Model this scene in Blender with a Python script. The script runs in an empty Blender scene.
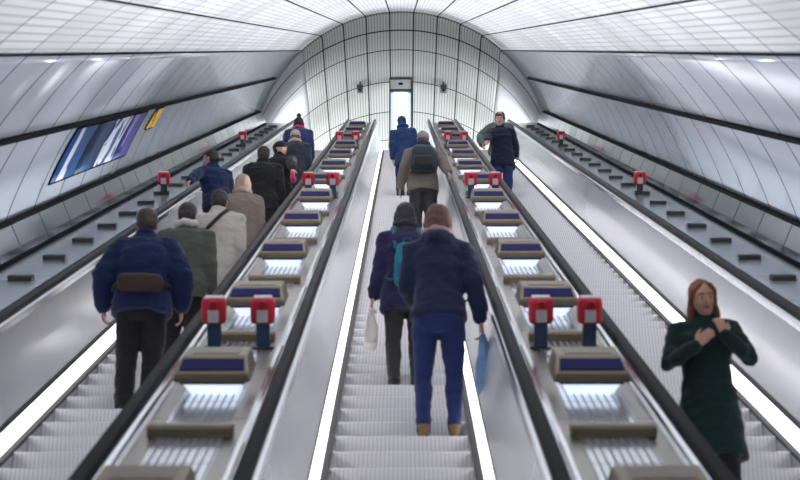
import bpy, bmesh, math, random
from mathutils import Vector, Matrix, Quaternion, noise
random.seed(7)
SC = bpy.context.scene
COL = SC.collection
PI = math.pi
R30 = math.radians(30)
CA, SA = math.cos(R30), math.sin(R30)
EYE = Vector((0, 0, 1.6))
FPX = 1780.0
def P(x, s, v):                       # shaft frame: across, along the incline, square to the incline
    return Vector((x, s*CA - v*SA, EYE.z + s*SA + v*CA))
SLOPE = Matrix.Rotation(R30, 4, 'X')
def px(w):                            # for checking on the console only
    c = SC.camera.matrix_world.inverted() @ w
    return (400 + FPX*c.x/-c.z, 240 - FPX*c.y/-c.z)

# ------------------------------------------------------------------ materials
def lin(c):
    return tuple(((u/12.92) if u <= .04045 else ((u+.055)/1.055)**2.4) for u in c)
def rgb(r, g, b):
    return lin((r/255, g/255, b/255)) + (1,)
MATS = {}
class NT:
    def __init__(s, name):
        s.m = bpy.data.materials.new(name); s.m.use_nodes = True
        s.t = s.m.node_tree; s.n = s.t.nodes; s.b = s.n['Principled BSDF']
    def new(s, typ, **kw):
        n = s.n.new(typ)
        for k, v in kw.items(): setattr(n, k, v)
        return n
    def link(s, a, b): s.t.links.new(a, b)
    def math(s, op, a, b=None, c=None):
        n = s.n.new('ShaderNodeMath'); n.operation = op
        for i, q in enumerate((a, b, c)):
            if q is None: continue
            if hasattr(q, 'is_linked'): s.link(q, n.inputs[i])
            else: n.inputs[i].default_value = q
        return n.outputs[0]
    def mix(s, f, a, b):
        n = s.n.new('ShaderNodeMix'); n.data_type = 'RGBA'
        if hasattr(f, 'is_linked'): s.link(f, n.inputs[0])
        else: n.inputs[0].default_value = f
        for q, i in ((a, 6), (b, 7)):
            if hasattr(q, 'is_linked'): s.link(q, n.inputs[i])
            else: n.inputs[i].default_value = q
        return n.outputs[2]
    def bump(s, h, strength=.3, dist=.01):
        n = s.n.new('ShaderNodeBump'); n.inputs['Strength'].default_value = strength
        n.inputs['Distance'].default_value = dist
        s.link(h, n.inputs['Height']); s.link(n.outputs[0], s.b.inputs['Normal'])

def simple(name, col, rough=.5, metal=0., scale=30., var=.12, bump=.0, emit=None, es=0., coat=0.):
    k = NT(name)
    tc = k.new('ShaderNodeTexCoord'); nz = k.new('ShaderNodeTexNoise')
    nz.inputs['Scale'].default_value = scale; nz.inputs['Detail'].default_value = 3
    k.link(tc.outputs['Object'], nz.inputs['Vector'])
    d = tuple(c*(1-var) for c in col[:3]) + (1,); l = tuple(min(1, c*(1+var)) for c in col[:3]) + (1,)
    k.link(k.mix(nz.outputs[0], d, l), k.b.inputs['Base Color'])
    k.b.inputs['Roughness'].default_value = rough; k.b.inputs['Metallic'].default_value = metal
    k.b.inputs['Coat Weight'].default_value = coat
    if bump: k.bump(nz.outputs[0], bump, .004)
    if emit:
        k.b.inputs['Emission Color'].default_value = emit; k.b.inputs['Emission Strength'].default_value = es
    return k.m
def joint_mask(k, coord, period, width, offset=0.):
    a = k.math('ADD', coord, -offset + 1000*period)
    f = k.math('MODULO', a, period)
    d = k.math('ABSOLUTE', k.math('SUBTRACT', f, period/2))
    return k.math('GREATER_THAN', d, period/2 - width/2)
MOD = 1.25
def panel_mat(name, col, rough, metal, ujoint=MOD, uoff=0., vjoint=None, voff=0., ribs=None, jw=.012, jcol=(.03,.032,.036,1), var=.05, ribdark=.75, tilt=0., jwu=None, ring=None):
    """panels laid out on a UV map in metres (u along the shaft, v round it)"""
    k = NT(name)
    uv = k.new('ShaderNodeUVMap'); sp = k.new('ShaderNodeSeparateXYZ'); k.link(uv.outputs[0], sp.inputs[0])
    u, v = sp.outputs[0], sp.outputs[1]
    cell = k.new('ShaderNodeCombineXYZ')
    k.link(k.math('FLOOR', k.math('DIVIDE', k.math('ADD', u, -uoff), ujoint)), cell.inputs[0])
    if vjoint: k.link(k.math('FLOOR', k.math('DIVIDE', k.math('ADD', v, -voff), vjoint)), cell.inputs[1])
    wn = k.new('ShaderNodeTexWhiteNoise'); k.link(cell.outputs[0], wn.inputs[0])
    d = tuple(c*(1-var) for c in col[:3]) + (1,); l = tuple(min(1, c*(1+var)) for c in col[:3]) + (1,)
    c = k.mix(wn.outputs[0], d, l)
    nz = k.new('ShaderNodeTexNoise'); nz.inputs['Scale'].default_value = 1.3; nz.inputs['Detail'].default_value = 4
    k.link(uv.outputs[0], nz.inputs['Vector'])
    c = k.mix(k.math('MULTIPLY', nz.outputs[0], .12), c, tuple(q*.6 for q in col[:3]) + (1,))
    h = None
    if ribs:
        f = k.math('FRACT', k.math('DIVIDE', k.math('ADD', v, 100.), ribs))
        g = k.math('LESS_THAN', f, .30)
        c = k.mix(g, c, tuple(q*ribdark for q in col[:3]) + (1,))
        h = k.math('SUBTRACT', 1., g)
    j = joint_mask(k, u, ujoint, jwu or jw, uoff)
    if ring:                                  # one narrow ring next to the bend, none before it
        j = k.math('MAXIMUM', k.math('MULTIPLY', j, k.math('GREATER_THAN', u, .5)), joint_mask(k, u, 900., jwu or jw, ring))
    if vjoint:
        j = k.math('MAXIMUM', j, joint_mask(k, v, vjoint, jw*1.3, voff))
    c = k.mix(j, c, jcol)
    k.link(c, k.b.inputs['Base Color'])
    k.b.inputs['Roughness'].default_value = rough
    nj = k.math('SUBTRACT', 1., j)
    k.link(k.math('MULTIPLY', nj, metal), k.b.inputs['Metallic']); k.link(k.math('MULTIPLY', nj, .5), k.b.inputs['Specular IOR Level'])
    hh = k.math('SUBTRACT', 1., j)
    if h is not None: hh = k.math('ADD', hh, k.math('MULTIPLY', h, .6))
    if tilt:                                  # each plate hangs at its own slight angle
        f = k.math('FRACT', k.math('DIVIDE', k.math('ADD', u, -uoff + 1000*ujoint), ujoint))
        hh = k.math('ADD', hh, k.math('MULTIPLY', f, k.math('MULTIPLY', k.math('SUBTRACT', wn.outputs[0], .5), tilt*ujoint/.006*2)))
        k.bump(hh, 1., .006)
    else: k.bump(hh, .25, .006)
    return k.m

M = {}
M['ceiling'] = panel_mat('ribbed ceiling panels', rgb(232,232,236), .45, 0., vjoint=.635, voff=0., ribs=.0794, jw=.021, jwu=.028, var=.13, ribdark=.74)
M['vault'] = panel_mat('ribbed concourse panels', rgb(220,222,216), .5, 0., ujoint=1.76, uoff=.08, vjoint=.635, voff=0., ribs=.0794, jw=.024, jwu=.045, var=.03, ribdark=.52, ring=.79)
M['vault_plain'] = panel_mat('plain concourse panels', rgb(226,228,230), .4, 0., ujoint=1.76, uoff=.08, jw=.04, jcol=(.12,.13,.13,1), var=.02, ring=.79)
M['wall'] = panel_mat('polished wall panels', rgb(206,213,224), .13, .25, jw=.04, var=.06, tilt=.012)
M['lowwall'] = panel_mat('brushed low wall panels', rgb(140,148,158), .12, .5, jw=.03, var=.06, tilt=.01)
M['balustrade'] = panel_mat('brushed balustrade panels', rgb(214,217,222), .22, .5, ujoint=1.45, jw=.008, jcol=(.2,.2,.21,1), var=.03)
M['deck'] = panel_mat('deck plates', rgb(172,168,162), .34, .55, ujoint=1.45, uoff=.35, jw=.010, jcol=(.07,.07,.07,1), var=.05)
M['side_deck'] = panel_mat('dark deck plates', rgb(178,184,192), .18, .35, ujoint=1.45, uoff=.35, jw=.010, jcol=(.05,.05,.05,1), var=.05)
M['inlay'] = panel_mat('ribbed polished inlay', rgb(222,228,238), .16, .75, ujoint=.72, uoff=.1, jw=.007, jwu=.014, vjoint=.041, jcol=(.3,.32,.36,1), var=.04)
M['dark_trim'] = simple('dark trim', rgb(20,21,24), .8, 0.)
M['dark_trim'].node_tree.nodes['Principled BSDF'].inputs['Specular IOR Level'].default_value = .08
M['skirt_plate'] = simple('skirting plate', rgb(186,186,190), .4, .3)
M['rubber'] = simple('black handrail rubber', rgb(56,56,60), .34, 0., var=.2)
M['chrome'] = simple('polished guide rail', rgb(215,218,224), .14, .95, var=.03)
M['skirt'] = simple('dark skirting brush', rgb(44,43,44), .6, .2)
M['led'] = simple('strip light', rgb(255,250,252), .4, emit=(1.,.95,.98,1), es=3.2)
k = NT('grooved step metal')
tc = k.new('ShaderNodeTexCoord'); sp = k.new('ShaderNodeSeparateXYZ'); k.link(tc.outputs['Object'], sp.inputs[0])
g = k.math('LESS_THAN', k.math('FRACT', k.math('DIVIDE', k.math('ADD', sp.outputs[0], 10.), .0280)), .32)
k.link(k.mix(g, rgb(236,236,238), rgb(208,208,211)), k.b.inputs['Base Color'])
k.b.inputs['Metallic'].default_value = .0; k.b.inputs['Roughness'].default_value = .45
M['step'] = k.m
M['tan'] = simple('tan cast metal', rgb(146,134,112), .42, .35)
M['tan_dark'] = simple('dark cast metal', rgb(84,80,74), .4, .5)
M['blue'] = simple('deep blue band', rgb(16,20,92), .85, 0.)
M['bowl'] = simple('pale bowl with added glow', rgb(232,236,246), .3, .0, emit=(.78,.86,1.,1), es=1.0)  # glow added because the bowl falls in shade under the housing
M['lensm'] = simple('frosted lens', rgb(150,144,130), .5)
M['bluerim'] = simple('blue rim', rgb(62,86,170), .3, .1)
M['red'] = simple('red enamel', rgb(220,46,66), .4)
M['red2'] = simple('red push button', rgb(178,18,36), .3)
M['white'] = simple('white enamel', rgb(236,236,238), .4)
M['plate'] = simple('pale grey plate', rgb(226,218,222), .4)
M['steelblue'] = simple('blue grey post', rgb(62,88,112), .35, .4)
M['floor'] = simple('pale terrazzo', rgb(214,212,210), .4, 0., 60, .08)
M['grey'] = simple('grey camera housing', rgb(92,94,98), .45, .2)
M['glass'] = simple('dark lens', rgb(12,12,16), .08)
M['lit'] = simple('lit white panel', rgb(240,246,255), .4, emit=(.86,.94,1.,1), es=2.4)
M['lit_soft'] = simple('lit pale panel', rgb(225,238,252), .4, emit=(.62,.80,.98,1), es=.75)

# ------------------------------------------------------------------ mesh helpers
def newobj(name, bm, mat, parent=None, smooth=False, loc=None, rot=None):
    me = bpy.data.meshes.new(name); bm.normal_update(); bm.to_mesh(me); bm.free()
    return link(name, me, mat, parent, smooth, loc, rot)
def link(name, me, mat, parent=None, smooth=False, loc=None, rot=None):
    o = bpy.data.objects.new(name, me); COL.objects.link(o)
    for m in (mat if isinstance(mat, (list, tuple)) else [mat]): me.materials.append(m)
    if smooth:
        for p in me.polygons: p.use_smooth = True
    if parent: o.parent = parent
    if loc is not None: o.location = loc
    if rot is not None: o.rotation_euler = rot
    return o
def empty(name, loc, rot=(0,0,0)):
    o = bpy.data.objects.new(name, None); COL.objects.link(o)
    o.location = loc; o.rotation_euler = rot; o.empty_display_size = .2
    return o
def tag(o, label, cat, group=None):
    o['label'] = label; o['category'] = cat
    if group: o['group'] = group
    return o
def structure(o, label=None, cat=None):
    o['kind'] = 'structure'
    if label: o['label'] = label; o['category'] = cat
    return o
def box(bm, c, d, bevel=0.):
    r = bmesh.ops.create_cube(bm, size=1.)
    vs = r['verts']
    for v in vs: v.co = Vector((v.co.x*d[0]+c[0], v.co.y*d[1]+c[1], v.co.z*d[2]+c[2]))
    if bevel:
        es = list({e for v in vs for e in v.link_edges})
        bmesh.ops.bevel(bm, geom=es, offset=bevel, segments=2, affect='EDGES', profile=.6)
def prism(bm, prof, x0, x1):
    """closed polygon prof [(y,z)] pushed from x0 to x1"""
    a = [bm.verts.new((x0, y, z)) for y, z in prof]; b = [bm.verts.new((x1, y, z)) for y, z in prof]
    n = len(prof)
    bm.faces.new(a); bm.faces.new(b[::-1])
    for i in range(n): bm.faces.new((a[i], b[i], b[(i+1) % n], a[(i+1) % n]))
    bmesh.ops.recalc_face_normals(bm, faces=bm.faces)
def extrude_path(bm, prof, path):
    """closed profile [(x,n)] carried along a path in the y-z plane"""
    rings = []
    for i, p in enumerate(path):
        a = Vector(path[max(i-1, 0)]); b = Vector(path[min(i+1, len(path)-1)])
        t = (b-a).normalized(); nrm = Vector((-t.y, t.x))
        rings.append([bm.verts.new((x, p[0]+nrm.x*n, p[1]+nrm.y*n)) for x, n in prof])
    m = len(prof)
    for r0, r1 in zip(rings, rings[1:]):
        for i in range(m): bm.faces.new((r0[i], r0[(i+1) % m], r1[(i+1) % m], r1[i]))
    bm.faces.new(rings[0][::-1]); bm.faces.new(rings[-1])
    bmesh.ops.recalc_face_normals(bm, faces=bm.faces)
def strip(bm, pts, s0, s1, uv, flip=False, world=P, seg=1, ends=None):
    """sheet along the shaft over an open profile [(x,v)]; UV in metres"""
    arc = [0.]
    for a, b in zip(pts, pts[1:]): arc.append(arc[-1] + math.hypot(b[0]-a[0], b[1]-a[1]))
    grid = []
    for i in range(seg+1):
        row = []
        for j, (x, v) in enumerate(pts):
            e = ends(v) if ends else s1
            s = s0 + (e-s0)*i/seg
            row.append((bm.verts.new(world(x, s, v)), s, arc[j]))
        grid.append(row)
    for i in range(seg):
        for j in range(len(pts)-1):
            q = [grid[i][j], grid[i][j+1], grid[i+1][j+1], grid[i+1][j]]
            if flip: q.reverse()
            f = bm.faces.new([w[0] for w in q])
            for lp, w in zip(f.loops, q): lp[uv].uv = (w[1], w[2])

# ------------------------------------------------------------------ layout of the shaft (metres, shaft frame)
H = 2.6                      # camera above the line of the step noses
VC, RAD = -2.9, 3.87         # tunnel axis and radius
SM = 45.56                   # where the axis bends level
STOP = 46.0                  # top of the incline
W = .448                     # half width of a step
LANE = 2.076                 # centre to centre of the escalators
HR, VHR = .69, -1.83         # handrail offset and height
VD = -1.90                   # top of the decks
def mitre(v): return SM + (v-VC)*math.tan(math.radians(15))
def circ(th): return (RAD*math.sin(math.radians(th)), VC + RAD*math.cos(math.radians(th)))

def shell(name, a0, a1, n, mat, s0=-4.):
    bm = bmesh.new(); uv = bm.loops.layers.uv.new('UVMap')
    pts = [circ(a0+(a1-a0)*i/n) for i in range(n+1)]
    strip(bm, pts, s0, SM, uv, ends=mitre)
    bmesh.ops.recalc_face_normals(bm, faces=bm.faces)
    for f in bm.faces:
        if f.normal.dot(P(0, 20, VC) - f.calc_center_median()) < 0: pass
    o = newobj(name, bm, mat, smooth=True)
    sol = o.modifiers.new('thickness', 'SOLIDIFY'); sol.thickness = .08; sol.offset = 1.
    return o
AE = 42.3                    # edge of the ribbed ceiling
AL = 70.06                   # top of the low wall
# the ceiling UV starts at the edge joint, so joints fall every .635 m from there
c = structure(shell('ceiling', -AE, AE, 54, M['ceiling']), 'arched white ribbed panel ceiling over the escalators', 'ceiling')
structure(shell('wall_left', -AL-3, -AE, 20, M['wall']), 'polished curved panel wall along the left escalator', 'wall')
structure(shell('wall_right', AE, AL+3, 20, M['wall']), 'polished curved panel wall along the right escalator', 'wall')
XL = 3.50
for sgn, side in ((-1, 'left'), (1, 'right')):
    bm = bmesh.new(); uv = bm.loops.layers.uv.new('UVMap')
    strip(bm, [(sgn*XL, VD-.02), (sgn*(XL+.02), VD+.1), (sgn*3.60, -1.60)], -2., SM, uv, ends=mitre)
    o = newobj('baseboard_'+side, bm, M['lowwall']); structure(o)
    sol = o.modifiers.new('thickness', 'SOLIDIFY'); sol.thickness = .03; sol.offset = 0
n = 0
for sgn in (-1, 1):
    for th, w, d in ((55.9, .05, .032), (AL, .045, .06), (AE, .022, .007)):
        n += 1
        x, v = circ(th); bm = bmesh.new()
        er = Vector((math.sin(math.radians(th)), math.cos(math.radians(th)))); et = Vector((er.y, -er.x))
        pr = [Vector((x, v)) + er*a + et*b for a, b in ((.02, -w/2), (-d, -w/2), (-d, w/2), (.02, w/2))]
        s1 = mitre(v) - (.1 if d < .03 else .9 if th == 55.9 else .5)
        a = [bm.verts.new(P(sgn*p.x, -2, p.y)) for p in pr]; b = [bm.verts.new(P(sgn*p.x, s1, p.y)) for p in pr]
        for i in range(4): bm.faces.new((a[i], a[(i+1) % 4], b[(i+1) % 4], b[i]))
        bm.faces.new(a); bm.faces.new(b[::-1]); bmesh.ops.recalc_face_normals(bm, faces=bm.faces)
        structure(newobj('trim_%d' % n, bm, M['dark_trim']))
    n += 1
    bm = bmesh.new()
    box(bm, (0, 22, 0), (.05, 47, .035))
    o = newobj('trim_%d' % n, bm, M['dark_trim'], loc=P(sgn*(XL-.02), 0, VD+.012), rot=(R30, 0, 0)); structure(o)

# the level concourse vault at the top
AX = P(0, SM, VC)            # bend point on the axis
ZL = P(0, STOP, -H).z        # landing level
YL = P(0, STOP, -H).y
def vault(name, a0, a1, n, mat):
    bm = bmesh.new(); uv = bm.loops.layers.uv.new('UVMap')
    g = []
    for i in range(n+1):
        th = math.radians(a0+(a1-a0)*i/n)
        x, dz = RAD*math.sin(th), RAD*math.cos(th)
        y0 = P(x, mitre(VC+dz), VC+dz).y
        g.append((bm.verts.new((x, y0, AX.z+dz)), bm.verts.new((x, YL+16, AX.z+dz)), y0, RAD*math.radians((a1-a0)*i/n)))
    yc = P(0, mitre(VC+RAD), VC+RAD).y
    for a, b in zip(g, g[1:]):
        f = bm.faces.new((a[0], b[0], b[1], a[1]))
        for lp, q in zip(f.loops, ((a[2]-yc, a[3]), (b[2]-yc, b[3]), (YL+16-yc, b[3]), (YL+16-yc, a[3]))): lp[uv].uv = q
    o = newobj(name, bm, mat, smooth=True)
    sol = o.modifiers.new('thickness', 'SOLIDIFY'); sol.thickness = .08; sol.offset = -1.
    return structure(o)
vault('ceiling_concourse', -AE, AE, 54, M['vault'])
vault('wall_concourse_left', -84, -AE, 20, M['vault_plain'])
vault('wall_concourse_right', AE, 84, 20, M['vault_plain'])
bm = bmesh.new(); box(bm, (0, YL+8.0, ZL-.06), (7.62, 16, .12)); structure(newobj('floor_landing', bm, M['floor']))
bm = bmesh.new(); box(bm, (0, -2.0, -.05), (7.4, 8.6, .1)); structure(newobj('floor', bm, M['floor']))
bm = bmesh.new(); box(bm, (0, YL+16.1, AX.z+1.5), (7.8, .1, 5.2)); structure(newobj('wall_end', bm, M['vault_plain']))

# ------------------------------------------------------------------ escalators
PITCH = .4/CA
RISE = .4*math.tan(R30)
def nose(k): return P(0, STOP - k*PITCH, -H)       # k steps down from the landing
bm = bmesh.new()
prof = [(.006, 0), (.40, 0), (.40, -.03), (.03, -.03), (.03, -RISE-.03), (.012, -RISE-.03), (.004, -.14), (0, -.06), (0, -.008)]
prism(bm, prof, -W, W)
step_me = bpy.data.meshes.new('step'); bm.to_mesh(step_me); bm.free(); step_me.materials.append(M['step'])
NSTEP = 88
RAIL_TOP = STOP + .55
def rail_path(v, s0=2.):
    """incline then level, in (y,z) relative to shaft origin"""
    p0 = P(0, s0, v); pk = P(0, RAIL_TOP + v*0, v)
    pts = [(p0.y, p0.z), (P(0, RAIL_TOP-.6, v).y, P(0, RAIL_TOP-.6, v).z)]
    a = Vector((P(0, RAIL_TOP-.6, v).y, P(0, RAIL_TOP-.6, v).z)); ang = R30
    for i in range(6):
        ang -= R30/6
        a = a + Vector((math.cos(ang), math.sin(ang)))*.16
        pts.append((a.x, a.y))
    pts.append((a.x+.5, a.y))
    return pts
def escalator(cx, label):
    e = empty('escalator', P(cx, 1.3, -H))
    tag(e, label, 'escalator', 'escalators in the shaft')
    def at(o): o.location = Vector((cx, 0, 0)) - e.location + o.location; return o
    for k in range(NSTEP):
        o = bpy.data.objects.new('step', step_me); COL.objects.link(o); o.parent = e
        o.location = nose(k+1) + Vector((cx, 0, 0)) - e.location
    for sg in (-1, 1):
        # inner panel, light strip, skirting, handrail, guide
        bm = bmesh.new(); uv = bm.loops.layers.uv.new('UVMap')
        strip(bm, [(sg*.552, -2.445), (sg*.60, -2.15), (sg*.650, -1.90)], 2., STOP+.3, uv)
        o = newobj('balustrade_panel', bm, M['balustrade'], e); at(o)
        sol = o.modifiers.new('thickness', 'SOLIDIFY'); sol.thickness = .02; sol.offset = 0
        bm = bmesh.new()
        def bar(prof, s0, s1):
            a = [bm.verts.new(P(sg*x, s0, v)) for x, v in prof]; b = [bm.verts.new(P(sg*x, s1, v)) for x, v in prof]
            q = len(prof)
            for i in range(q): bm.faces.new((a[i], a[(i+1) % q], b[(i+1) % q], b[i]))
            bm.faces.new(a); bm.faces.new(b[::-1]); bmesh.ops.recalc_face_normals(bm, faces=bm.faces)
        bar([(.499, -2.60), (.540, -2.498), (.575, -2.498), (.525, -2.61)], 4., STOP-.1)
        at(newobj('strip_light', bm, M['led'], e))
        bm = bmesh.new()
        bar([(.456, -2.622), (.456, -2.598), (.499, -2.596), (.52, -2.615), (.52, -2.63)], 4., STOP-.1)
        bar([(.541, -2.495), (.553, -2.44), (.58, -2.44), (.58, -2.495)], 4., STOP-.1)
        at(newobj('brush_strip', bm, M['skirt'], e))
        bm = bmesh.new(); bar([(.452, -2.86), (.452, -2.622), (.47, -2.622), (.47, -2.86)], 4., STOP-.1); at(newobj('skirting', bm, M['skirt_plate'], e))
        bm = bmesh.new()
        pr = [(sg*HR + .036*math.cos(t)*(1 if abs(math.cos(t)) < .9 else .95), .032*math.sin(t)) for t in [i*2*PI/12 for i in range(12)]]
        extrude_path(bm, pr, rail_path(VHR))
        at(newobj('handrail', bm, M['rubber'], e, True))
        bm = bmesh.new()
        extrude_path(bm, [(sg*HR-.07, -.075), (sg*HR+.07, -.075), (sg*HR+.066, -.03), (sg*HR+.05, -.02), (sg*HR-.05, -.02), (sg*HR-.066, -.03)], rail_path(VHR))
        at(newobj('handrail_guide', bm, M['chrome'], e))
    return e
escalator(0, 'central escalator climbing between the two dividers, with people in navy and a backpacker')
escalator(-LANE, 'left escalator crowded with a queue of standing people in dark coats')
escalator(LANE, 'right escalator carrying only a man in a navy coat, a companion and a red-haired woman')

# ------------------------------------------------------------------ decks between and beside the escalators
def deck(name, x0, x1, mat, inlay, label, cat):
    e = empty(name, P((x0+x1)/2, 1.5, VD)); tag(e, label, cat, 'metal decks beside the escalators')
    bm = bmesh.new(); uv = bm.loops.layers.uv.new('UVMap')
    strip(bm, [(x0, VD-.05), (x0, VD), (x1, VD), (x1, VD-.05)], 2., STOP+.3, uv)
    o = newobj('deck_plate', bm, mat, e); o.location = -e.location
    if inlay:
        cx = (x0+x1)/2
        bm = bmesh.new(); uv = bm.loops.layers.uv.new('UVMap')
        strip(bm, [(cx-.165, VD), (cx-.165, VD+.008), (cx+.165, VD+.008), (cx+.165, VD)], 2., STOP, uv)
        o = newobj('inlay_panel', bm, M['inlay'], e); o.location = -e.location
    bm = bmesh.new()
    for x in (x0+.015, x1-.015):
        a = [P(x+dx, 2., VD+dv) for dx, dv in ((-.012, 0), (-.012, .02), (.012, .02), (.012, 0))]
        b = [P(x+dx, STOP+.2, VD+dv) for dx, dv in ((-.012, 0), (-.012, .02), (.012, .02), (.012, 0))]
        A = [bm.verts.new(p) for p in a]; B = [bm.verts.new(p) for p in b]
        for i in range(4): bm.faces.new((A[i], A[(i+1) % 4], B[(i+1) % 4], B[i]))
        bm.faces.new(A); bm.faces.new(B[::-1])
    bmesh.ops.recalc_face_normals(bm, faces=bm.faces)
    o = newobj('edge_strip', bm, M['chrome'], e); o.location = -e.location
D0, D1 = HR+.072, LANE-HR-.072
DC = (D0+D1)/2
deck('divider_deck', -D1, -D0, M['deck'], True, 'sloping metal divider deck between the left and central escalators', 'divider')
deck('divider_deck', D0, D1, M['deck'], True, 'sloping metal divider deck between the central and right escalators', 'divider')
O0, O1 = LANE+HR+.072, XL
deck('side_deck', -O1, -O0, M['side_deck'], False, 'sloping dark metal deck between the left escalator and the left wall', 'deck')
deck('side_deck', O0, O1, M['side_deck'], False, 'sloping dark metal deck between the right escalator and the right wall', 'deck')

# ------------------------------------------------------------------ fittings on the decks
ORD = ['lowest', 'second', 'third', 'fourth', 'fifth', 'sixth', 'seventh', 'eighth', 'ninth', 'tenth', 'eleventh', 'twelfth', 'thirteenth', 'fourteenth', 'fifteenth', 'sixteenth', 'seventeenth', 'eighteenth', 'nineteenth', 'twentieth', 'twenty-first', 'twenty-second']
def ordn(i): return 'the lowest' if i == 0 else ORD[i] + ' from the bottom'
def copy_thing(root, loc, label):
    r = root.copy(); COL.objects.link(r); r.location = loc; r['label'] = label
    for ch in root.children:
        c = ch.copy(); COL.objects.link(c); c.parent = r
        for g in ch.children:
            d = g.copy(); COL.objects.link(d); d.parent = c
    return r
def taper(bm, b, t):          # (w,l,z) bottom and top, bevelled
    vs = []
    for (w, l, z) in (b, t):
        vs.append([bm.verts.new((sx*w/2, sy*l/2, z)) for sx, sy in ((-1,-1), (1,-1), (1,1), (-1,1))])
    fs = [bm.faces.new(vs[0][::-1]), bm.faces.new(vs[1])]
    for i in range(4): fs.append(bm.faces.new((vs[0][i], vs[0][(i+1) % 4], vs[1][(i+1) % 4], vs[1][i])))
    es = list({e for f in fs for e in f.edges})
    bmesh.ops.bevel(bm, geom=es, offset=.012, segments=2, affect='EDGES', profile=.6)
def uplighter():
    e = empty('deck_light', (0, 0, 0), (R30, 0, 0))
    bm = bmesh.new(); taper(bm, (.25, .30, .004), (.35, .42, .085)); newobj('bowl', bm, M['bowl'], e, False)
    bm = bmesh.new(); taper(bm, (.352, .424, .066), (.372, .444, .086)); newobj('blue_rim', bm, M['bluerim'], e)
    bm = bmesh.new()
    prof = [(-.25, .088), (-.255, .115), (-.25, .135), (-.235, .145), (-.06, .205), (.22, .205), (.245, .19), (.25, .165), (.235, .088)]
    prism(bm, prof, -.21, .21)
    for v in bm.verts:
        f = 1 - .16*max(0, (v.co.z-.12)/.085); v.co.x *= f
    bmesh.ops.bevel(bm, geom=[e_ for e_ in bm.edges if abs(e_.verts[0].co.x-e_.verts[1].co.x) < .04 and abs(e_.verts[0].co.x) > .15], offset=.008, segments=1, affect='EDGES')
    hs = newobj('housing', bm, M['tan'], e)
    bm = bmesh.new()
    a, b = Vector((0, -.225, .149)), Vector((0, -.105, .190)); nn = Vector((0, -.32, .95))
    vs = []
    for p, w in ((a, .178), (b, .168)):
        vs.append([bm.verts.new((sx*w, p.y+nn.y*q, p.z+nn.z*q)) for sx, q in ((-1, 0), (-1, .006), (1, .006), (1, 0))])
    for i in range(4): bm.faces.new((vs[0][i], vs[0][(i+1) % 4], vs[1][(i+1) % 4], vs[1][i]))
    bm.faces.new(vs[0]); bm.faces.new(vs[1][::-1]); bmesh.ops.recalc_face_normals(bm, faces=bm.faces)
    newobj('blue_band', bm, M['blue'], hs)
    bm = bmesh.new(); box(bm, (0, .08, .207), (.26, .2, .006), .002); newobj('lens', bm, M['lensm'], hs)
    return e
def slide_bar(mat, w, l, h):
    bm = bmesh.new()
    prof = [(-l/2, 0), (-l/2+.004, h*.75), (-l/2+.02, h), (l/2-.02, h), (l/2-.004, h*.75), (l/2, 0)]
    prism(bm, prof, -w/2, w/2)
    return newobj('deck_bar', bm, mat, rot=(R30, 0, 0))
def stop_post(single):
    e = empty('stop_button_post', (0, 0, 0), (R30, 0, 0))
    h = .16 if not single else .13
    bm = bmesh.new(); box(bm, (0, 0, h/2+.005), (.085, .075, h+.01), .012); newobj('post', bm, M['steelblue'] if not single else M['tan_dark'], e)
    bm = bmesh.new(); bmesh.ops.create_cone(bm, cap_ends=True, segments=20, radius1=.07, radius2=.07, depth=.014, matrix=Matrix.Translation((0, 0, .009))); newobj('flange', bm, M['tan_dark'], e)
    bm = bmesh.new(); box(bm, (0, 0, h+.085), (.155, .12, .17), .03); hd = newobj('head', bm, M['red'], e, True)
    bm = bmesh.new(); box(bm, (0, -.062, h+.055), (.07, .01, .08), .004); pl = newobj('label_plate', bm, M['plate'], hd)
    bm = bmesh.new(); bmesh.ops.create_cone(bm, cap_ends=True, segments=20, radius1=.030, radius2=.024, depth=.03, matrix=Matrix.Translation((0, -.072, h+.128)) @ Matrix.Rotation(PI/2, 4, 'X')); newobj('push_button', bm, M['red2'], hd)
    bm = bmesh.new(); box(bm, (0, -.0, h+.171), (.115, .085, .012), .004); newobj('cap', bm, M['white'], hd)
    return e
proto = {}
SIDE = {-1: 'left', 1: 'right'}
first = True
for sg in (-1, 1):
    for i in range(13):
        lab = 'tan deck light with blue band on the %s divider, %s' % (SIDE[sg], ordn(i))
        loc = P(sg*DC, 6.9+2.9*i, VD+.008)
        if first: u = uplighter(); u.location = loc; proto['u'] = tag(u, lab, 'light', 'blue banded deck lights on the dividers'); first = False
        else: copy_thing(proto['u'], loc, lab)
for sg in (-1, 1):
    for i in range(12):
        lab = 'flat tan bar across the %s divider deck, %s' % (SIDE[sg], ordn(i))
        loc = P(sg*DC, 8.6+2.9*i, VD+.008)
        if 'b' not in proto: b = slide_bar(M['tan'], .42, .1, .06); b.location = loc; proto['b'] = tag(b, lab, 'bar', 'flat tan bars on the dividers')
        else: copy_thing(proto['b'], loc, lab)
for sg in (-1, 1):
    for i in range(21):
        lab = 'small dark bar on the side deck along the %s wall, %s' % (SIDE[sg], ordn(i))
        loc = P(sg*3.15, 14.6+1.45*i, VD)
        if 'd' not in proto: b = slide_bar(M['tan_dark'], .20, .12, .045); b.location = loc; proto['d'] = tag(b, lab, 'bar', 'dark bars on the side decks')
        else: copy_thing(proto['d'], loc, lab)
lev = ['lowest', 'middle', 'highest']
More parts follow.
